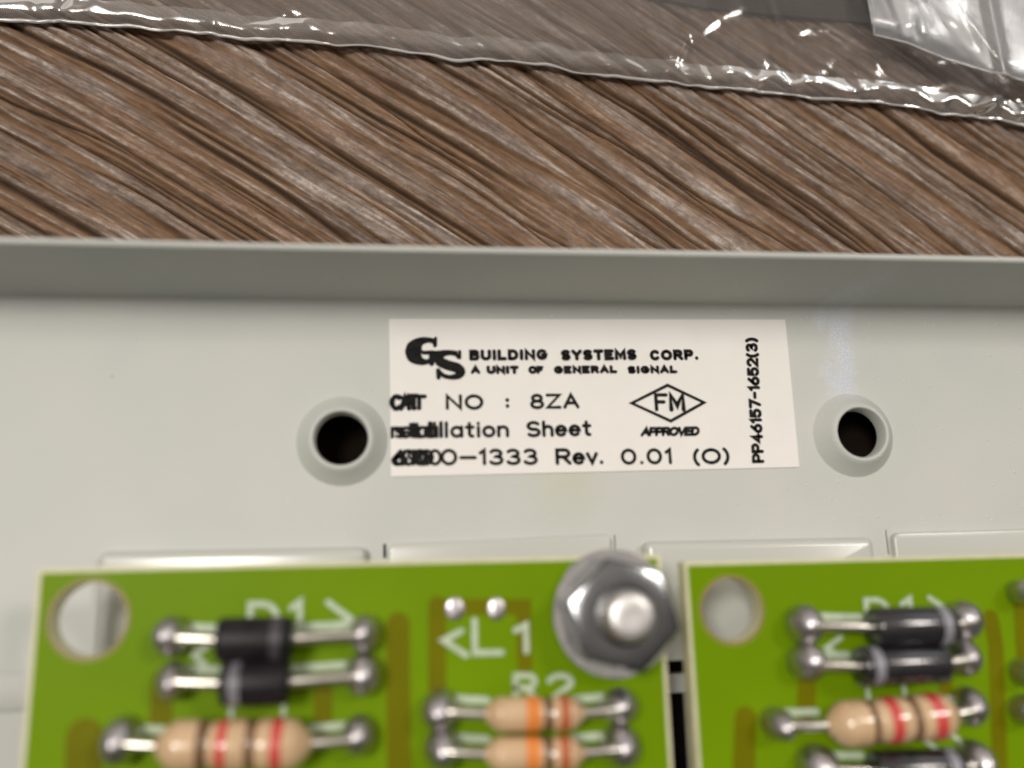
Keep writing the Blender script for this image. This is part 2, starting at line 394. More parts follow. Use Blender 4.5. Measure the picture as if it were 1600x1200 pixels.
# ------------------------------------------------------------------ table top (weathered wood, relief in the mesh)
ZW = -0.50
def make_table():
    du, dv = 0.03, 0.0075; U0, V0 = -13.0, -9.5; NU, NV = int(26 / du), int(19 / dv)
    def smooth_noise(nu, nv):
        a = rng.random((nu + 2, nv + 2)); ui = np.linspace(0, nu, NU); vi = np.linspace(0, nv, NV)
        i = ui.astype(int); j = vi.astype(int); fu = (ui - i)[:, None]; fv = (vi - j)[None, :]
        fu = fu * fu * (3 - 2 * fu); fv = fv * fv * (3 - 2 * fv)
        return (a[i][:, j] * (1 - fu) + a[i + 1][:, j] * fu) * (1 - fv) + (a[i][:, j + 1] * (1 - fu) + a[i + 1][:, j + 1] * fu) * fv
    H = np.zeros((NU, NV))
    vs = V0 + np.arange(NV) * dv; us = U0 + np.arange(NU) * du
    for k in range(9000):
        u0 = rng.uniform(-13, 13); v0 = rng.uniform(-9.5, 9.5)
        big = rng.random() < 0.12
        L = rng.uniform(0.9, 3.6) if big else rng.uniform(0.2, 1.3)
        w = rng.uniform(0.010, 0.026) if big else rng.uniform(0.005, 0.011)
        d = rng.uniform(0.035, 0.075) if big else rng.uniform(0.012, 0.042)
        i0 = max(0, int((u0 - L - U0) / du)); i1 = min(NU, int((u0 + L - U0) / du) + 1)
        if not big and k % 9 == 0: L = rng.uniform(0.8, 2.8); w = rng.uniform(0.007, 0.013); d = rng.uniform(0.05, 0.085); i0 = max(0, int((u0 - L - U0) / du)); i1 = min(NU, int((u0 + L - U0) / du) + 1)
        if i1 - i0 < 4: continue
        uu = us[i0:i1]; ph = rng.uniform(0, 6); am = rng.uniform(0.01, 0.05)
        vc = v0 + am * np.sin(uu * 1.3 + ph) + am * 0.35 * np.sin(uu * 3.7 + ph * 2)
        tp = np.clip(1 - ((uu - u0) / L) ** 2, 0, 1) ** 0.6
        j0 = max(0, int((v0 - 0.40 - V0) / dv)); j1 = min(NV, int((v0 + 0.40 - V0) / dv))
        if j1 - j0 < 4: continue
        t = (vs[None, j0:j1] - vc[:, None]) / w
        side = rng.uniform(1.3, 3.6) if big else 1.6
        pr = np.where(t < 0, np.exp(-np.abs(t / side) ** 1.4), np.exp(-np.abs(t) ** 2.2)) * tp[:, None] * d
        H[i0:i1, j0:j1] = np.minimum(H[i0:i1, j0:j1], -pr) + np.where(H[i0:i1, j0:j1] < 0, 0, 0)
    fib = 0.17 * smooth_noise(22, 260) + 0.27 * smooth_noise(50, 900) + 0.36 * smooth_noise(110, 2200) + 0.20 * smooth_noise(600, 1500)
    fib = np.clip((fib - fib.mean()) / fib.std() * 0.2 + 0.5, 0, 1)
    tone = 0.6 * smooth_noise(12, 110) + 0.4 * smooth_noise(22, 260); tone = np.clip((tone - tone.mean()) / tone.std() * 0.17 + 0.46, 0, 1)
    swell = 0.022 * (smooth_noise(8, 50) - 0.5) + 0.016 * (smooth_noise(20, 170) - 0.5) + 0.016 * (smooth_noise(70, 800) - 0.5) + 0.013 * (smooth_noise(260, 1500) - .5) + 0.008 * (smooth_noise(700, 1200) - .5)
    # grid in x, y: fine where the table shows, coarse below the plate
    xs = np.concatenate([np.arange(-14, -6.2, 0.25), np.arange(-6.2, 6.2, 0.0145), np.arange(6.2, 14, 0.25)])
    ys = np.concatenate([np.arange(-9, 1.0, 0.12), np.arange(1.0, 4.6, 0.0078), np.arange(4.6, 9, 0.2)])
    X, Y = np.meshgrid(xs, ys)
    th = math.radians(-36); cu, su = math.cos(th), math.sin(th)
    Uu = X * cu + Y * su; Vv = -X * su + Y * cu
    Vv = Vv + 0.0085 * (Uu - 1) ** 2 + 0.03 * np.sin(Uu * 0.5 + 0.8) + 0.010 * np.sin(Uu * 1.7 + Vv * 0.8)
    fu = np.clip((Uu - U0) / du, 0, NU - 2); fv = np.clip((Vv - V0) / dv, 0, NV - 2)
    i = fu.astype(int); j = fv.astype(int); a = fu - i; b = fv - j
    def samp(T): return (T[i, j] * (1 - a) + T[i + 1, j] * a) * (1 - b) + (T[i, j + 1] * (1 - a) + T[i + 1, j + 1] * a) * b
    h = samp(H); Z = ZW + h + samp(swell)
    ny, nx = X.shape
    me = bpy.data.meshes.new("tabletop"); me.vertices.add(nx * ny)
    me.vertices.foreach_set("co", np.stack([X, Y, Z], -1).astype(np.float32).ravel())
    idx = np.arange(nx * ny).reshape(ny, nx)
    q = np.stack([idx[:-1, :-1], idx[:-1, 1:], idx[1:, 1:], idx[1:, :-1]], -1).reshape(-1, 4)
    me.loops.add(q.size); me.loops.foreach_set("vertex_index", q.astype(np.int32).ravel())
    me.polygons.add(len(q)); me.polygons.foreach_set("loop_start", np.arange(0, q.size, 4, dtype=np.int32))
    me.polygons.foreach_set("use_smooth", np.ones(len(q), dtype=bool)); me.update(calc_edges=True)
    for nm, arr in (("relief", np.clip(1 + h / 0.06, 0, 1)), ("tone", samp(tone)), ("fibre", samp(fib))):
        at_ = me.attributes.new(nm, 'FLOAT', 'POINT'); at_.data.foreach_set("value", arr.astype(np.float32).ravel())
    me.materials.append(M_WOOD)
    o = bpy.data.objects.new("tabletop", me); COL.objects.link(o); o['kind'] = 'structure'
    o['label'] = 'weathered brown wooden table top with diagonal grain and cracks'
make_table()

# ------------------------------------------------------------------ mounting plate
XL, XR = -8.5, 9.0
plate = thing("mounting_plate", "pale grey painted metal mounting plate with an upturned rear lip and two holes", "metal plate", (0, -1.5, 0))
YF = 0.79
h1 = at(535, 689, 0); h2 = at(1333, 680, 0)
RB = 0.355
slots = []
def rect_px(x0, y0, x1, y1, z=0):
    a = at(x0, y0, z); b = at(x1, y1, z); return [(a.x, b.y), (b.x, b.y), (b.x, a.y), (a.x, a.y)]
slots.append(rect_px(1040, 1030, 1080, 1052)); slots.append(rect_px(1040, 1083, 1085, 1260))
for sx, sy0, sy1, ww in ((601, 850, 872, 2.2), (961, 836, 870, 1.8), (1386, 828, 866, 3.2)):
    slots.append(rect_px(sx - ww, sy0, sx + ww, sy1))
mb = MB(); slab(mb, [(XL, -8), (XR, -8), (XR, YF - 0.05), (XL, YF - 0.05)], [circle(h1.x, h1.y, RB, 64), circle(h2.x, h2.y, RB, 64)] + slots, -0.12, 0.0)
mb2 = MB(); slab(mb2, [(XL, -8), (XR, -8), (XR, YF - 0.1), (XL, YF - 0.1)], [], -0.44, -0.36); obj("hole_shade_sheet", mb2.v, mb2.f, M_HOLE_SHADE, plate)  # added dark sheet below the plate so its holes read black
obj("flat_panel", mb.v, mb.f, M_PAINT, plate)
LH = 0.95
ri = at(800, 397, LH); tk = 0.05
prof = [(YF - 0.05, 0.0)]
lean = math.atan2(ri.y - YF, LH); cl, sl = math.cos(lean), math.sin(lean)
for k in range(1, 6):
    a = (math.pi / 2 - lean) * k / 5; prof.append((YF - 0.05 + 0.05 * math.sin(a), 0.05 - 0.05 * math.cos(a)))
prof.append((ri.y - 0.006 * sl, LH - 0.006))
for k in range(0, 7):
    a = math.pi - math.pi * k / 6
    prof.append((ri.y + tk / 2 * cl + tk / 2 * math.cos(a) * cl + tk / 2 * math.sin(a) * sl, LH - tk / 2 * sl - tk / 2 * math.cos(a) * sl + tk / 2 * math.sin(a) * cl))
prof += [(prof[-1][0] - LH * math.tan(lean) * 1.0, 0.0), (prof[-1][0] - LH * math.tan(lean), -0.12), (YF - 0.05, -0.12)]
mb = MB(); xs_ = [XL + (XR - XL) * i / 40 for i in range(41)]; n = len(prof)
for x in xs_:
    for y, z in prof: mb.v.append((x, y + 0.006 * math.sin(x * 0.7) * z, z))
for i in range(40):
    for k in range(n): j = (k + 1) % n; mb.f.append((i * n + k, i * n + j, (i + 1) * n + j, (i + 1) * n + k))
obj("lip", mb.v, mb.f, M_PAINT, plate, 50)
for c in (h1, h2):
    mb = MB()
    pr = [(-0.12, RB - 0.03), (-0.003, RB), (0.0, RB), (0.012, RB - 0.012), (0.118, 0.262), (0.142, 0.245), (0.150, 0.230), (0.148, 0.214), (0.130, 0.204), (0.02, 0.200), (-0.02, 0.235), (-0.12, 0.300)]
    lathe(mb, (c.x, c.y, 0), (0, 0, 1), pr, 64, cap=False)
    obj("raised_hole", mb.v, mb.f, M_PAINT, plate, 28)
# lanced and bent tongues under the boards
def tongue(px, z, r):
    """px: x0, y0 (left end of the far edge), x1, y1 (right end); rounded slab reaching under the board"""
    a = at(px[0], px[1], z); b = at(px[2], px[3], z); yn = at(1060, 1029, 0).y
    mb = MB(); steps = []
    for k in range(5):
        t = math.pi / 2 * k / 4; steps.append((r - r * math.sin(t), z - r + r * math.cos(t)))
    steps = [(s_[0], s_[1]) for s_ in steps]          # inset, height
    steps = steps + [(0.0, 0.002)]
    rows = []
    rc = 0.06
    for ins, zz in steps:
        q = []
        for cx, cy, a0, ang in ((b.x - rc, b.y - rc, 0, 1), (a.x + rc, a.y - rc, 90, 1)):
            for k in range(6):
                t = math.radians(a0 + 90 * k / 5); q.append((cx + (rc - min(ins, rc)) * math.cos(t) * 1.0, cy + (rc - min(ins, rc)) * math.sin(t), zz))
        q.append((a.x + ins, yn, zz)); q.append((b.x - ins, yn, zz)); rows.append(q)
    n = len(rows[0])
    for q in rows: mb.v += q
    mb.f.append(tuple(range(n)))
    for k in range(len(rows) - 1):
        for i in range(n): j = (i + 1) % n; mb.f.append((k * n + i, k * n + j, (k + 1) * n + j, (k + 1) * n + i))
    obj("tongue", mb.v, mb.f, M_EDGE, plate, 40)
tongue((152, 862, 572, 854), 0.13, 0.06)
tongue((607, 850, 955, 834), 0.06, 0.02)
tongue((1008, 846, 1366, 839), 0.13, 0.06)
tongue((1396, 832, 1760, 822), 0.06, 0.02)

a = at(-60, 1052, 0.03); b = at(60, 1112, 0.03); mb = MB(); K = 16
for i in range(K + 1):
    t = i / K; y = a.y + (b.y - a.y) * t; z = 0.004 + 0.035 * math.sin(math.pi * t) ** .6
    mb.v += [(XL, y, z), (-3.0, y, z)]
for i in range(K): mb.f.append((2 * i, 2 * i + 1, 2 * i + 3, 2 * i + 2))
obj("shading_ridge", mb.v, mb.f, M_PAINT, plate, 60)  # low ridge added to give the plate slight shading bands

# ------------------------------------------------------------------ sticker
lab = thing("sticker", "white paper identification sticker with black printed lettering and a diamond emblem", "label", at(925, 618))
PH = math.radians(0.667); LX = Vector((math.cos(PH), math.sin(PH))); LY = Vector((-math.sin(PH), math.cos(PH)))
c0 = at(611, 745); c1 = at(1248, 730); c2 = at(1226, 500); c3 = at(608, 499)
ZL = 0.012
mb = MB(); NX, NY = 40, 16
for j in range(NY + 1):
    for i in range(NX + 1):
        u, v = i / NX, j / NY; p = (c0 * (1 - u) + c1 * u) * (1 - v) + (c3 * (1 - u) + c2 * u) * v
        mb.v.append((p.x, p.y, ZL))
for j in range(NY):
    for i in range(NX): k = j * (NX + 1) + i; mb.f.append((k, k + 1, k + NX + 2, k + NX + 1))
nb = len(mb.v)
edge = [i for i in range(NX + 1)] + [j * (NX + 1) + NX for j in range(1, NY + 1)] + [NY * (NX + 1) + i for i in range(NX - 1, -1, -1)] + [j * (NX + 1) for j in range(NY - 1, 0, -1)]
for i in edge: mb.v.append((mb.v[i][0], mb.v[i][1], 0.0005))
for k in range(len(edge)): j = (k + 1) % len(edge); mb.f.append((edge[k], edge[j], nb + j, nb + k))
obj("paper", mb.v, mb.f, M_PAPER, lab, 30)
PX = 0.00535                      # cm per photo pixel on the sticker
ZT = ZL + 0.0015
def label_text(s, x0, y0, x1, y1, cap, half, gap=.26, space=.6, shear=0.0, z=ZT, name="lettering", up=None, squash=None):
    mb = MB(); write(mb, s, at(x0, y0, ZL), at(x1, y1, ZL), cap * PX, up or LY, half * PX * 1.12, z, gap, space, shear, squash=squash)
    return mb
def emit(name, mbs, joined=False):
    if joined:
        m = MB()
        for q in mbs: m.add(q.v, q.f)
        mbs = [m]
    for m in mbs: obj(name, m.v, m.f, M_INK, lab, 0)
emit("lettering", [label_text("BUILDING", 736, 561, 853, 560, 12, 2.6, .50), label_text("SYSTEMS", 879, 561, 992, 560, 12, 2.6, .46, z=ZT + .004), label_text("CORP.", 1018, 561, 1089, 560, 12, 2.6, .50)])
emit("lettering", [label_text("A", 738, 582, 748, 582, 8, 2.3), label_text("UNIT", 763, 582, 808, 582, 8, 2.5, .5), label_text("OF", 828, 582, 847, 582, 8, 2.3, .4),
                   label_text("GENERAL", 868, 582, 962, 581, 8, 2.3, .52), label_text("SIGNAL", 983, 582, 1056, 581, 8, 2.3, .50)])
emit("lettering", [label_text("CAT", 613, 639, 652, 638, 19, 3.2, .12), label_text("CAT", 611, 638, 664, 638, 18, 2.8, -.1, z=ZT + .003),
                   label_text("NO", 699, 638, 753, 638, 19, 2.3, .34), label_text(":", 792, 637, 794, 637, 19, 2.6), label_text("8ZA", 831, 637, 903, 636, 19, 2.3, .32)])
emit("lettering", [label_text("nstal", 613, 683, 672, 682, 20, 2.3, .10), label_text("stall", 618, 683, 680, 682, 20, 2.0, .12, z=ZT + .003), label_text("tal", 646, 683, 690, 682, 20, 2.4, .2, z=ZT + .006),
                   label_text("lation", 697, 682, 793, 681, 20, 2.3, .28), label_text("Sheet", 825, 681, 922, 679, 20, 2.4, .28)])
emit("lettering", [label_text("600", 614, 726, 664, 725, 20, 2.4, .08), label_text("690", 619, 726, 676, 725, 20, 2.0, .10, z=ZT + .003), label_text("00", 652, 726, 688, 725, 20, 2.1, .16, z=ZT + .006),
                   label_text("0-1333", 691, 725, 838, 724, 20, 2.3, .30), label_text("Rev.", 871, 724, 941, 723, 20, 2.5, .26), label_text("0.01", 973, 724, 1048, 723, 20, 2.3, .36), label_text("(O)", 1086, 724, 1138, 722, 20, 2.4, .22)])
emit("lettering", [label_text("APPROVED", 1003, 680, 1090, 679, 10.5, 2.1, .16, shear=.25)])
# code printed up the right side
mbv = MB(); pv0 = at(1192, 721, ZL); pv1 = at(1180.5, 530, ZL); write(mbv, "PP46157~1652(3)", pv0, pv1, 15 * PX, -LX, 2.7 * PX, ZT, .34, .6); emit("lettering", [mbv])
# diamond emblem
mb = MB(); pts = [at(987, 630, ZL), at(1043, 602, ZL), at(1100, 629, ZL), at(1048, 658, ZL)]
ribbon(mb, [(p.x, p.y) for p in pts], 2.6 * PX, ZT, closed=True)
fm = [label_text("F", 1026, 640, 1042, 640, 23, 2.6), label_text("M", 1049, 640, 1068, 640, 23, 3.2, z=ZT + .003)]
emit("emblem", [mb]); emit("lettering", fm)
# interlocked logo letters: strokes of varying width
def blob(pts, ws, z):
    m = MB(); P = []; WW = []
    cr = pts; n = len(cr)
    for i in range(n - 1):
        p0, p1, p2, p3 = cr[max(i - 1, 0)], cr[i], cr[i + 1], cr[min(i + 2, n - 1)]
        for k in range(6):
            t = k / 6; f = lambda a, b, c, d: 0.5 * (2 * b + (c - a) * t + (2 * a - 5 * b + 4 * c - d) * t * t + (3 * b - a - 3 * c + d) * t ** 3)
            P.append((f(p0[0], p1[0], p2[0], p3[0]), f(p0[1], p1[1], p2[1], p3[1]))); WW.append(ws[i] + (ws[i + 1] - ws[i]) * t)
    P.append(cr[-1]); WW.append(ws[-1]); out = []
    for x, y in P: q = at(440 + x * .2625, 480 + y * .2625, ZL); out.append((q.x, q.y))
    ribbon(m, out, [w * .2625 * PX for w in WW], z); return m
emit("logo", [
    blob([(912, 232), (905, 205), (870, 196), (825, 205), (795, 235), (790, 265), (795, 295), (825, 320), (860, 326), (893, 312)], [9, 15, 17, 26, 46, 54, 46, 26, 16, 12], ZT),
    blob([(845, 272), (890, 270), (925, 274)], [12, 13, 14], ZT + .0008), blob([(893, 335), (893, 275)], [16, 17], ZT + .0016), blob([(916, 186), (918, 228)], [10, 7], ZT + .0024),
    blob([(1052, 300), (1038, 282), (1005, 272), (965, 276), (935, 296), (945, 325), (990, 346), (1045, 362), (1066, 385), (1050, 408), (1008, 417), (965, 408), (940, 385)],
         [10, 12, 15, 19, 27, 30, 30, 30, 27, 21, 14, 13, 12], ZT + .0032),
    blob([(1060, 264), (1060, 302)], [9, 9], ZT + .004), blob([(932, 376), (934, 420)], [13, 12], ZT + .0048), blob([(1040, 268), (985, 264), (920, 270)], [8, 9, 10], ZT + .0056)], True)

# ------------------------------------------------------------------ circuit boards
ZB = 0.80; ZC = ZB + 0.21
def board(label, x0, x1, y1, hole, hr, tracks, silk, group='green circuit boards on the grey plate'):
    b = thing("circuit_board", label, "circuit board", ((x0 + x1) / 2, y1 - 2.2, ZB - 0.16), group)
    y0 = y1 - 4.4
    hc = at(*hole, ZB)
    mb = MB(); slab(mb, [(x0, y0), (x1, y0), (x1, y1), (x0, y1)], [circle(hc.x, hc.y, hr, 48)], ZB - 0.16, ZB - 0.003); obj("laminate", mb.v, mb.f, M_FR4, b)
    i = 0.028
    mb = MB(); slab(mb, [(x0 + i, y0 + i), (x1 - i, y0 + i), (x1 - i, y1 - i), (x0 + i, y1 - i)], [circle(hc.x, hc.y, hr + 0.026, 48)], ZB - 0.0026, ZB); obj("solder_mask", mb.v, mb.f, M_MASK, b)
    mb = MB(); slab(mb, circle(hc.x, hc.y, hr + 0.024, 48), [circle(hc.x, hc.y, hr + 0.002, 48)], ZB - 0.0026, ZB - 0.0006); obj("hole_rim", mb.v, mb.f, M_RING, b)
    for ti, tr in enumerate(tracks):
        mb = MB()
        p = [at(x, y, ZB) for x, y in tr[0]]; ribbon(mb, [(q.x, q.y) for q in p], tr[1] * 0.0039 / 2, ZB + 0.0025 + 0.0007 * ti); obj("copper_track", mb.v, mb.f, M_TRACE, b, 0)
    for s, x, y, wpx, cap, half in silk:
        mb = MB(); write(mb, s, at(x, y, ZB), at(x + wpx, y - wpx * 0.02, ZB), cap * 0.0039, (0, 1), half * 0.0031, ZB + 0.009, .45); obj("silkscreen_letter", mb.v, mb.f, M_SILK, b, 0)
    return b
def solder(parent, px, py, r=1.0, hgt=0.245, c=None):
    c = c or at(px, py, ZB + .12); mb = MB(); k = r * random.uniform(.86, .98)
    lathe(mb, (c.x, c.y, ZB), (0, 0, 1), [(q * hgt / .245, r_ * k) for q, r_ in ((0.0045, .118), (.02, .128), (.06, .133), (.11, .131), (.155, .118), (.195, .092), (.222, .062), (.240, .03), (.245, .006))], 24)
    qx, qy, tx, ty = random.uniform(.86, 1.1), random.uniform(.9, 1.16), random.uniform(-.12, .12), random.uniform(-.12, .12)
    mb.v = [(c.x + (x - c.x) * qx + tx * (z - ZB), c.y + (y - c.y) * qy + ty * (z - ZB), z) for x, y, z in mb.v]
    obj("solder_joint", mb.v, mb.f, M_SOLDER, parent, 60); return c
def leads(part, ends, c, ax, half, silk_board):
    """bent wires from the body to the two soldered ends"""
    for e_, sgn in zip(ends, (-1, 1)):
        a_ = at(e_[0], e_[1], ZB + .12); j = c + ax * (sgn * (half - 0.03))
        tl = (a_.x - c.x) / ax.x; s = solder(part, 0, 0, c=Vector((a_.x, c.y + ax.y * tl + (0.035 if abs(ax.y) > .04 else 0.02), ZB)))
        mb = MB(); top = Vector((s.x, s.y, ZC)); d = (j - top); dn = d.normalized(); pts = [(s.x, s.y, ZB + 0.02), (s.x, s.y, ZC - 0.07)]
        for k in range(1, 5):
            t = math.pi / 2 * k / 4; q = Vector((s.x, s.y, ZC - 0.07)) + dn * (0.07 * (1 - math.cos(t))) + Vector((0, 0, 0.07 * math.sin(t))); pts.append(q)
        pts.append(j); tube(mb, pts, 0.036, 12); obj("lead", mb.v, mb.f, M_LEAD, part, 60)
        mb = MB(); f0 = Vector((s.x, s.y)); f1 = Vector((j.x, j.y)); o_ = Vector((0, .055)); ribbon(mb, [f0.lerp(f1, .2) + o_, f0.lerp(f1, 1.0) + o_], 0.026, ZB + 0.0075); obj("silkscreen_line", mb.v, mb.f, M_SILK, silk_board, 0)
def diode(b, bx0, bx1, yc0, yc1, r, ends, band, mb_=None, mm=None):
    p0 = at(bx0, yc0, ZC); p1 = at(bx1, yc1, ZC); c = (p0 + p1) / 2; ax = (p1 - p0); L = ax.length; ax.normalize()
    mb = MB(); lathe(mb, p0, ax, [(0, r * .55), (0.003, r * .88), (0.014, r * .965), (0.035, r), (L - .035, r), (L - .014, r * .965), (L - .003, r * .88), (L, r * .55)], 32)
    d = obj("diode", mb.v, mb.f, mm or M_BLACK, b, 40)
    s0 = 0.06 if band < 0 else L - 0.125
    mb = MB(); lathe(mb, p0, ax, [(s0, r * 0.98), (s0, r + .002), (s0 + .065, r + .002), (s0 + .065, r * .98)], 32, cap=False); obj("cathode_band", mb.v, mb.f, mb_ or M_BAND, d, 40)
    leads(d, ends, c, ax, L / 2, b); return d
def resistor(b, bx0, bx1, yc0, yc1, r, ends, waist, bands):
    p0 = at(bx0, yc0, ZC); p1 = at(bx1, yc1, ZC); c = (p0 + p1) / 2; ax = p1 - p0; L = ax.length; ax.normalize()
    def rad(t):   # t 0..1 along body: bulged ends, waists between
        e_ = min(t, 1 - t) * L / r
        q = math.sqrt(max(0.0, 1 - (1 - min(1, e_ / 0.85)) ** 2)) * 0.72 + 0.28 * min(1, e_ / 0.85)
        k = 1.0
        for w_, dp, wd in waist: k -= dp * math.exp(-((t - w_) / wd) ** 2)
        return max(0.045, r * q * k)
    mb = MB(); K = 56; lathe(mb, p0, ax, [(L * k / K, rad(k / K)) for k in range(K + 1)], 32)
    d = obj("resistor", mb.v, mb.f, M_TAN, b, 60)
    for t0, t1, m in bands:
        mb = MB(); n = 8; pr = [(L * t0, rad(t0) - .004)] + [(L * (t0 + (t1 - t0) * k / n), rad(t0 + (t1 - t0) * k / n) + .0025) for k in range(n + 1)] + [(L * t1, rad(t1) - .004)]
        lathe(mb, p0, ax, pr, 32, cap=False); obj("colour_band", mb.v, mb.f, m, d, 60)
    leads(d, ends, c, ax, L / 2, b); return d

bl = board("left green circuit board with two dull black diodes and three resistors, nut at its corner", -3.875, 0.262, -1.305, (138, 968), 0.235,
    [([(622, 975), (622, 1060), (626, 1330)], 40), ([(683, 945), (683, 1085)], 30), ([(690, 948), (818, 948), (820, 1040)], 26), ([(505, 1050), (505, 1140)], 30), ([(132, 1150), (126, 1330)], 56), ([(255, 1060), (250, 1140)], 34)],
    [("D", 390, 990, 42, 48, 6.5), ("1", 455, 988, 14, 50, 6.5), (">", 512, 985, 34, 46, 6.5), ("<", 303, 1050, 26, 44, 6), ("<", 693, 1024, 32, 40, 6.5), ("L", 742, 1020, 42, 54, 6.5), ("1", 806, 1018, 18, 44, 6.5), ("R", 806, 1092, 32, 38, 6), ("2", 858, 1092, 36, 38, 6), ("1", 350, 1124, 12, 30, 5), ("1", 432, 1122, 12, 30, 5)])
br = board("right green circuit board with glossy black diodes above a tilted red banded resistor", 0.43, 4.55, -1.36, (1144, 953), 0.215,
    [([(1165, 1122), (1158, 1330)], 40), ([(1548, 965), (1556, 1010), (1566, 1330)], 30), ([(1592, 935), (1600, 1060)], 24), ([(1262, 1060), (1258, 1115)], 34), ([(1476, 1040), (1478, 1100)], 26)],
    [("D", 1356, 978, 34, 46, 6), ("1", 1412, 976, 14, 46, 6), (">", 1456, 974, 30, 46, 6), ("<", 1294, 1036, 26, 44, 6), ("1", 1345, 1090, 12, 30, 5), ("1", 1402, 1088, 12, 30, 5), (">", 1480, 1178, 28, 40, 5), ("<", 1450, 1180, 24, 36, 5)])
TW = [(.36, .13, .05), (.62, .10, .04)]
diode(bl, 340, 457, 1000, 998, .137, [(268, 990), (572, 982)], 1, M_DIM, M_DULL)
diode(bl, 346, 452, 1068, 1065, .137, [(266, 1054), (566, 1046)], -1, M_SPOT, M_DULL)
resistor(bl, 243, 488, 1166, 1162, .155, [(188, 1142), (562, 1136)], TW, [(.28, .345, M_BROWN), (.40, .465, M_RED), (.585, .645, M_BROWN), (.745, .815, M_RED)])
W2 = [(.62, .14, .06)]
for yy in (0, 63):
    resistor(bl, 758, 912, 1116 + yy, 1114 + yy, .108, [(690, 1097 + yy), (970, 1091 + yy)], W2, [(.40, .54, M_ORANGE), (.585, .67, M_BROWN), (.74, .84, M_RUST)])
for x in (712, 778): solder(bl, x, 952, .58, .022)
diode(br, 1362, 1486, 980, 977, .132, [(1260, 968), (1508, 958)], 1)
diode(br, 1342, 1476, 1041, 1036, .128, [(1262, 1028), (1512, 1014)], -1)
resistor(br, 1292, 1496, 1134, 1116, .150, [(1217, 1112), (1520, 1088)], TW, [(.28, .33, M_BROWN), (.42, .50, M_RED), (.60, .65, M_BROWN), (.74, .83, M_RED)])
diode(br, 1365, 1500, 1205, 1200, .125, [(1280, 1188), (1524, 1172)], 1)
for x, y in ((1604, 926), (1608, 1052), (1612, 1112)): solder(br, x, y, .8)
# ------------------------------------------------------------------ stud and nut
cn = at(958, 958, ZB)
ZN = ZB + 0.045; HN = 0.31
mb = MB(); pr = [(0.0, .155)]
z = 0.03
while z < ZN + HN + 0.10: pr += [(z, .150), (z + .02, .166)]; z += .04
zt = ZN + HN + 0.15; pr += [(zt, .160), (zt + .02, .148), (zt + .03, .120), (zt + .034, .07), (zt + .03, .02)]
lathe(mb, (cn.x, cn.y, 0), (0, 0, 1), pr, 32); obj("stud", mb.v, mb.f, M_STUD, plate, 40)
nut = thing("hex_nut", "shiny zinc hex nut with a toothed washer holding the corner of the left green board", "nut", (cn.x, cn.y, ZB))
mb = MB(); af = 0.332; n = 72; rows = []
def hexr(t): a = (t - math.radians(45)) % (math.pi / 3) - math.pi / 6; return af / math.cos(a)
spec_ = [lambda t: (hexr(t), 0), lambda t: (hexr(t), HN - 0.30 * (hexr(t) - .29) - .012), lambda t: (hexr(t) - .012, HN - 0.30 * (hexr(t) - .302)), lambda t: (.29, HN), lambda t: (.20, HN), lambda t: (.166, HN - .03), lambda t: (.162, 0)]
for fn in spec_:
    for i in range(n): t = 2 * math.pi * i / n; r, zz = fn(t); mb.v.append((cn.x + r * math.cos(t), cn.y + r * math.sin(t), ZN + zz))
for k in range(len(spec_)):
    k2 = (k + 1) % len(spec_)
    for i in range(n): j = (i + 1) % n; mb.f.append((k * n + i, k * n + j, k2 * n + j, k2 * n + i))
obj("nut_body", mb.v, mb.f, M_NUT, nut, 25)
mb = MB(); n = 96; rows = []
for k, (r, zz) in enumerate(((.17, 0.004), (.425, 0.004), (.435, 0.02), (.425, 0.036), (.36, .050), (.17, .050))):
    for i in range(n):
        t = 2 * math.pi * i / n; tooth = 1.0 if (i // 4) % 2 == 0 else 0.0; q = (i % 8) / 8
        rr = r + (0.0 if tooth else -0.003) * (1 if k in (1, 2, 3) else 0)
        mb.v.append((cn.x + rr * math.cos(t), cn.y + rr * math.sin(t), ZB + 0.002 + zz + (0.004 * (q - .25) if k in (1, 2, 3) else 0) + (0.012 if k in (1, 2, 3) else 0)))
for k in range(6):
    for i in range(n): j = (i + 1) % n; k2 = (k + 1) % 6; mb.f.append((k * n + i, k * n + j, k2 * n + j, k2 * n + i))
obj("toothed_washer", mb.v, mb.f, M_ZINC, nut, 30)

# ------------------------------------------------------------------ clear plastic bags
def interp(P, x):
    for (x0, y0), (x1, y1) in zip(P[:-1], P[1:]):
        if x <= x1: break
    t = (x - x0) / (x1 - x0); return y0 + (y1 - y0) * t
E1 = [(-260, 30), (0, 28), (60, 31), (130, 33), (200, 37), (240, 43), (300, 50), (400, 60), (470, 62), (560, 71), (600, 76), (650, 83), (720, 92), (800, 94), (910, 113), (1000, 123), (1090, 135), (1160, 138), (1240, 148), (1300, 154), (1400, 164), (1500, 179), (1560, 188), (1620, 203), (1900, 250)]
def vnoise(seed):
    r = np.random.default_rng(seed); T = r.random((64, 64))
    def f(x, y):
        i = int(math.floor(x)); j = int(math.floor(y)); a = x - i; b = y - j; a = a * a * (3 - 2 * a); b = b * b * (3 - 2 * b)
        g = lambda p, q: T[p % 64, q % 64]
        return (g(i, j) * (1 - a) + g(i + 1, j) * a) * (1 - b) + (g(i, j + 1) * (1 - a) + g(i + 1, j + 1) * a) * b - .5
    return f
n1, n2, n3 = vnoise(3), vnoise(4), vnoise(5)
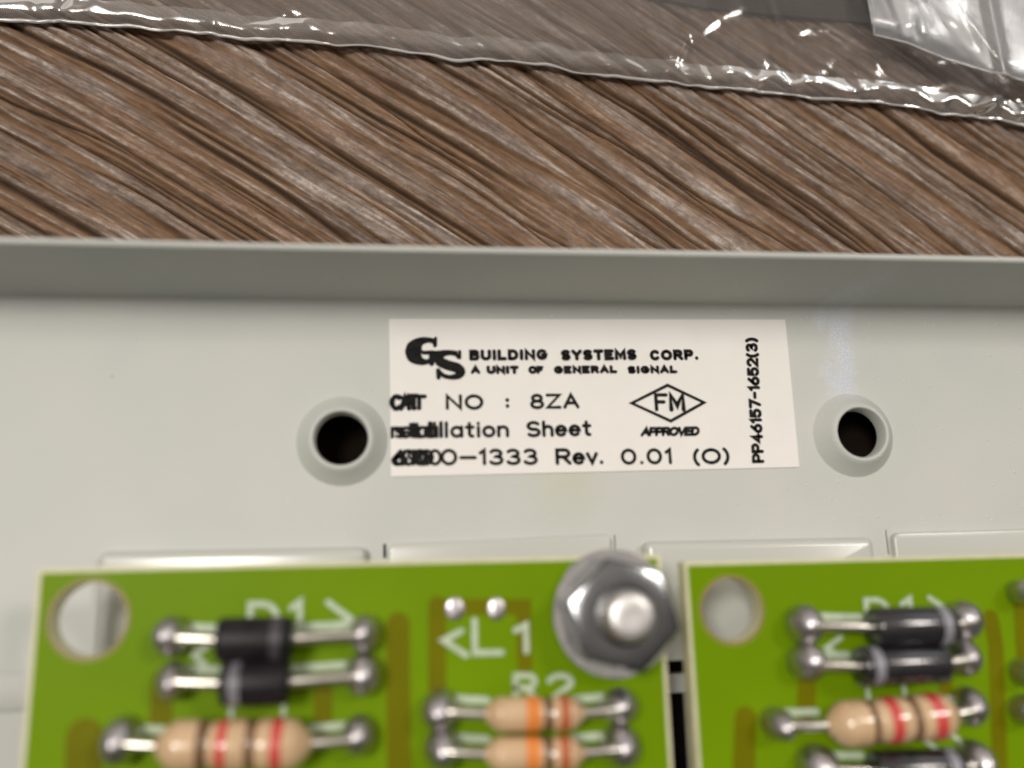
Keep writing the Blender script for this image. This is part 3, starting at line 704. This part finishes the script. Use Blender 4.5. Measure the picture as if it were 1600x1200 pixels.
def bag_sheet(zfun, edge_pts, tmax, nt_, lift=0.0):
    v = []; f = []; ns = len(edge_pts)
    for i, p in enumerate(edge_pts):
        for k in range(nt_ + 1):
            t = tmax * (k / nt_) ** 1.5; v.append((p.x - 0.05 * t, p.y + t, zfun(p.x, p.y, t) + lift))
    for i in range(ns - 1):
        for k in range(nt_): a = i * (nt_ + 1) + k; f.append((a, a + 1, a + nt_ + 2, a + nt_ + 1))
    return v, f
ZP = ZW + 0.05
cr_ = np.random.default_rng(21)
CREASE = [(cr_.uniform(-5.5, 5.5), cr_.uniform(0, .7), cr_.uniform(0, math.pi), cr_.uniform(.15, .9), cr_.uniform(.02, .06), cr_.uniform(-.016, .018)) for k in range(70)]
XF = at(1533, 178, ZP + .1).x
def z1(x, y, t):
    z = ZP + 0.06 + 0.035 * n1(x * 0.5 + 9, t * 0.6) + 0.006 * n2(x * 1.8, t * 2.0) + 0.0013 * n3(x * 7, t * 7) + 0.02 * min(1, t / 1.2) + 0.006 * n2(x * 7.0 + 5, t * 5 + 2) * math.exp(-(t / 0.25) ** 2)
    e_ = math.exp(-(t / 0.16) ** 2)
    for cx, ct, an, ln, wd, am in CREASE:
        if abs(x - cx) < 1.0:
            ca, sa = math.cos(an), math.sin(an); du_ = ((x - cx) * ca + (t - ct) * sa) / ln; dv_ = (-(x - cx) * sa + (t - ct) * ca) / wd
            if abs(du_) < 2 and abs(dv_) < 2.5: z += am * math.exp(-du_ * du_ - abs(dv_) ** 1.5)
    z -= 0.05 * math.exp(-(t / 0.05) ** 2)
    # creased scallops along the seam, only to the right
    a = 0.25 * max(0.0, min(1.0, (n1(x * 0.9, 40) + .25) * 3)) * (x < 1.7) + max(0.0, min(1.0, (x - 1.4) / 0.35)); ph = x * 5.4 + 0.9 * math.sin(x * 3.1)
    tc = 0.04 + 0.10 * abs(math.sin(ph)) ** 1.3
    z += a * 0.024 * math.exp(-abs((t - tc) / 0.045) ** 1.8) - a * 0.012 * math.exp(-((t - tc * .5) / 0.05) ** 2) * abs(math.sin(ph))
    z += 0.008 * n2(x * 4.0 + 20, 3) * e_
    # one long diagonal fold at the right
    d = (x - XF) - 1.45 * (t - 0.04); z += 0.045 * math.exp(-abs(d / 0.075) ** 1.9) * max(0, min(1, t / 0.06)) * (1 if t < 1.0 else 0)
    return z
ep = [at(x, interp(E1, x) + 5 * n2(x * .021, 8) + 3 * n3(x * .055, 3), ZP + 0.03) for x in range(-250, 1880, 4)]
bag = thing("plastic_bag", "wide clear plastic bag lying across the wooden table, wavy seam facing the grey plate", "plastic bag", (0, 3.2, ZP))
v, f = bag_sheet(z1, ep, 3.2, 110); obj("upper_film", v, f, M_FILM, bag, 180)
def z0_(x, y, t): return ZP + 0.0 + 0.02 * n2(x * 0.9 + 30, t) + 0.004
v, f = bag_sheet(z0_, [Vector((p.x, p.y + .01, p.z)) for p in ep], 3.2, 24); obj("lower_film", v, f, M_FILM, bag, 180)
v, f = bag_sheet(lambda x, y, t: z1(x, y, t) + .012, [p for p in ep], 0.20 , 14); obj("sealed_band", v, f, M_BANDF, bag, 180)
mb = MB(); tube(mb, [(p.x, p.y + 0.008 * n3(p.x * 5, 1), z1(p.x, p.y, 0) + 0.004) for p in ep], [0.0125 + 0.010 * n2(p.x * 5, 7) for p in ep], 8); obj("seam_edge", mb.v, mb.f, M_SEAL, bag, 180)

stand_in = thing("dark_stand_in", "added dark grey sheet standing in for an unidentified dark area under the clear bag", "stand_in", at(1250, -40, ZW + .04))  # added dark sheet in place of an unidentified dark area
mb = MB(); o_ = []
for x, y in ((1010, -6), (1120, 14), (1250, 26), (1385, 38), (1440, 20), (1460, -120), (1010, -120)):
    q = at(x, y, ZW + .05); o_.append((q.x, q.y))
slab(mb, o_, [], ZW + .02, ZW + .05); obj("stand_in_sheet", mb.v, mb.f, M_STAND_IN, stand_in)
# crinkled second bag, upper right
E2 = [(1366, 54), (1392, 60), (1420, 67), (1450, 80), (1480, 92), (1510, 101), (1545, 111), (1575, 119), (1610, 127), (1760, 165), (1960, 220)]
ZQ = ZP + 0.30
bag2 = thing("plastic_bag", "crinkled clear plastic bag corner with bright reflections overlapping the wider bag", "plastic bag", (4.5, 4.2, ZQ))
def z2(x, y, t):
    x0 = at(1366, 54, ZQ).x; s = x - x0
    z = ZQ + 0.04 * n1(s * 0.9 + 3, t * 0.9 + 5) + 0.010 * n2(s * 2.0 + 11, t * 1.8) + 0.0022 * n3(s * 7, t * 6)
    d = (s - 0.40) + 0.16 * t - 0.06 * math.sin(t * 4); z += 0.045 * math.exp(-abs(d / 0.06) ** 1.6) * min(1, t / 0.15)
    r2 = ((s - 0.80) / 0.26) ** 2 + ((t - 0.36) / 0.20) ** 2; z += 0.07 * math.exp(-r2)
    d = (s - 1.02) - 0.8 * (0.42 - t); z += 0.035 * math.exp(-(d / 0.07) ** 2)
    z -= 0.05 * math.exp(-(t / 0.08) ** 2)
    return z
ep2 = []
x = 1366
while x < 1950: ep2.append(at(x, interp(E2, x), ZQ - 0.05)); x += 4
v, f = bag_sheet(z2, ep2, 2.4, 70); obj("upper_film", v, f, M_FILM2, bag2, 180)
v, f = bag_sheet(lambda x, y, t: z2(x, y, 0) - 0.01 + 0.02 * n2(x * 2, t * 2 + 9), ep2, 2.4, 20); obj("lower_film", v, f, M_FILM2, bag2, 180)
mb = MB(); tube(mb, [(p.x, p.y, z2(p.x, p.y, 0) + .003) for p in ep2], 0.009, 8)
tube(mb, [(ep2[0].x - 0.05 * t, ep2[0].y + t, z2(ep2[0].x, 0, t) + .003) for t in [0.03 * k for k in range(60)]], 0.008, 8)
obj("seam_edge", mb.v, mb.f, M_SEAL, bag2, 180)
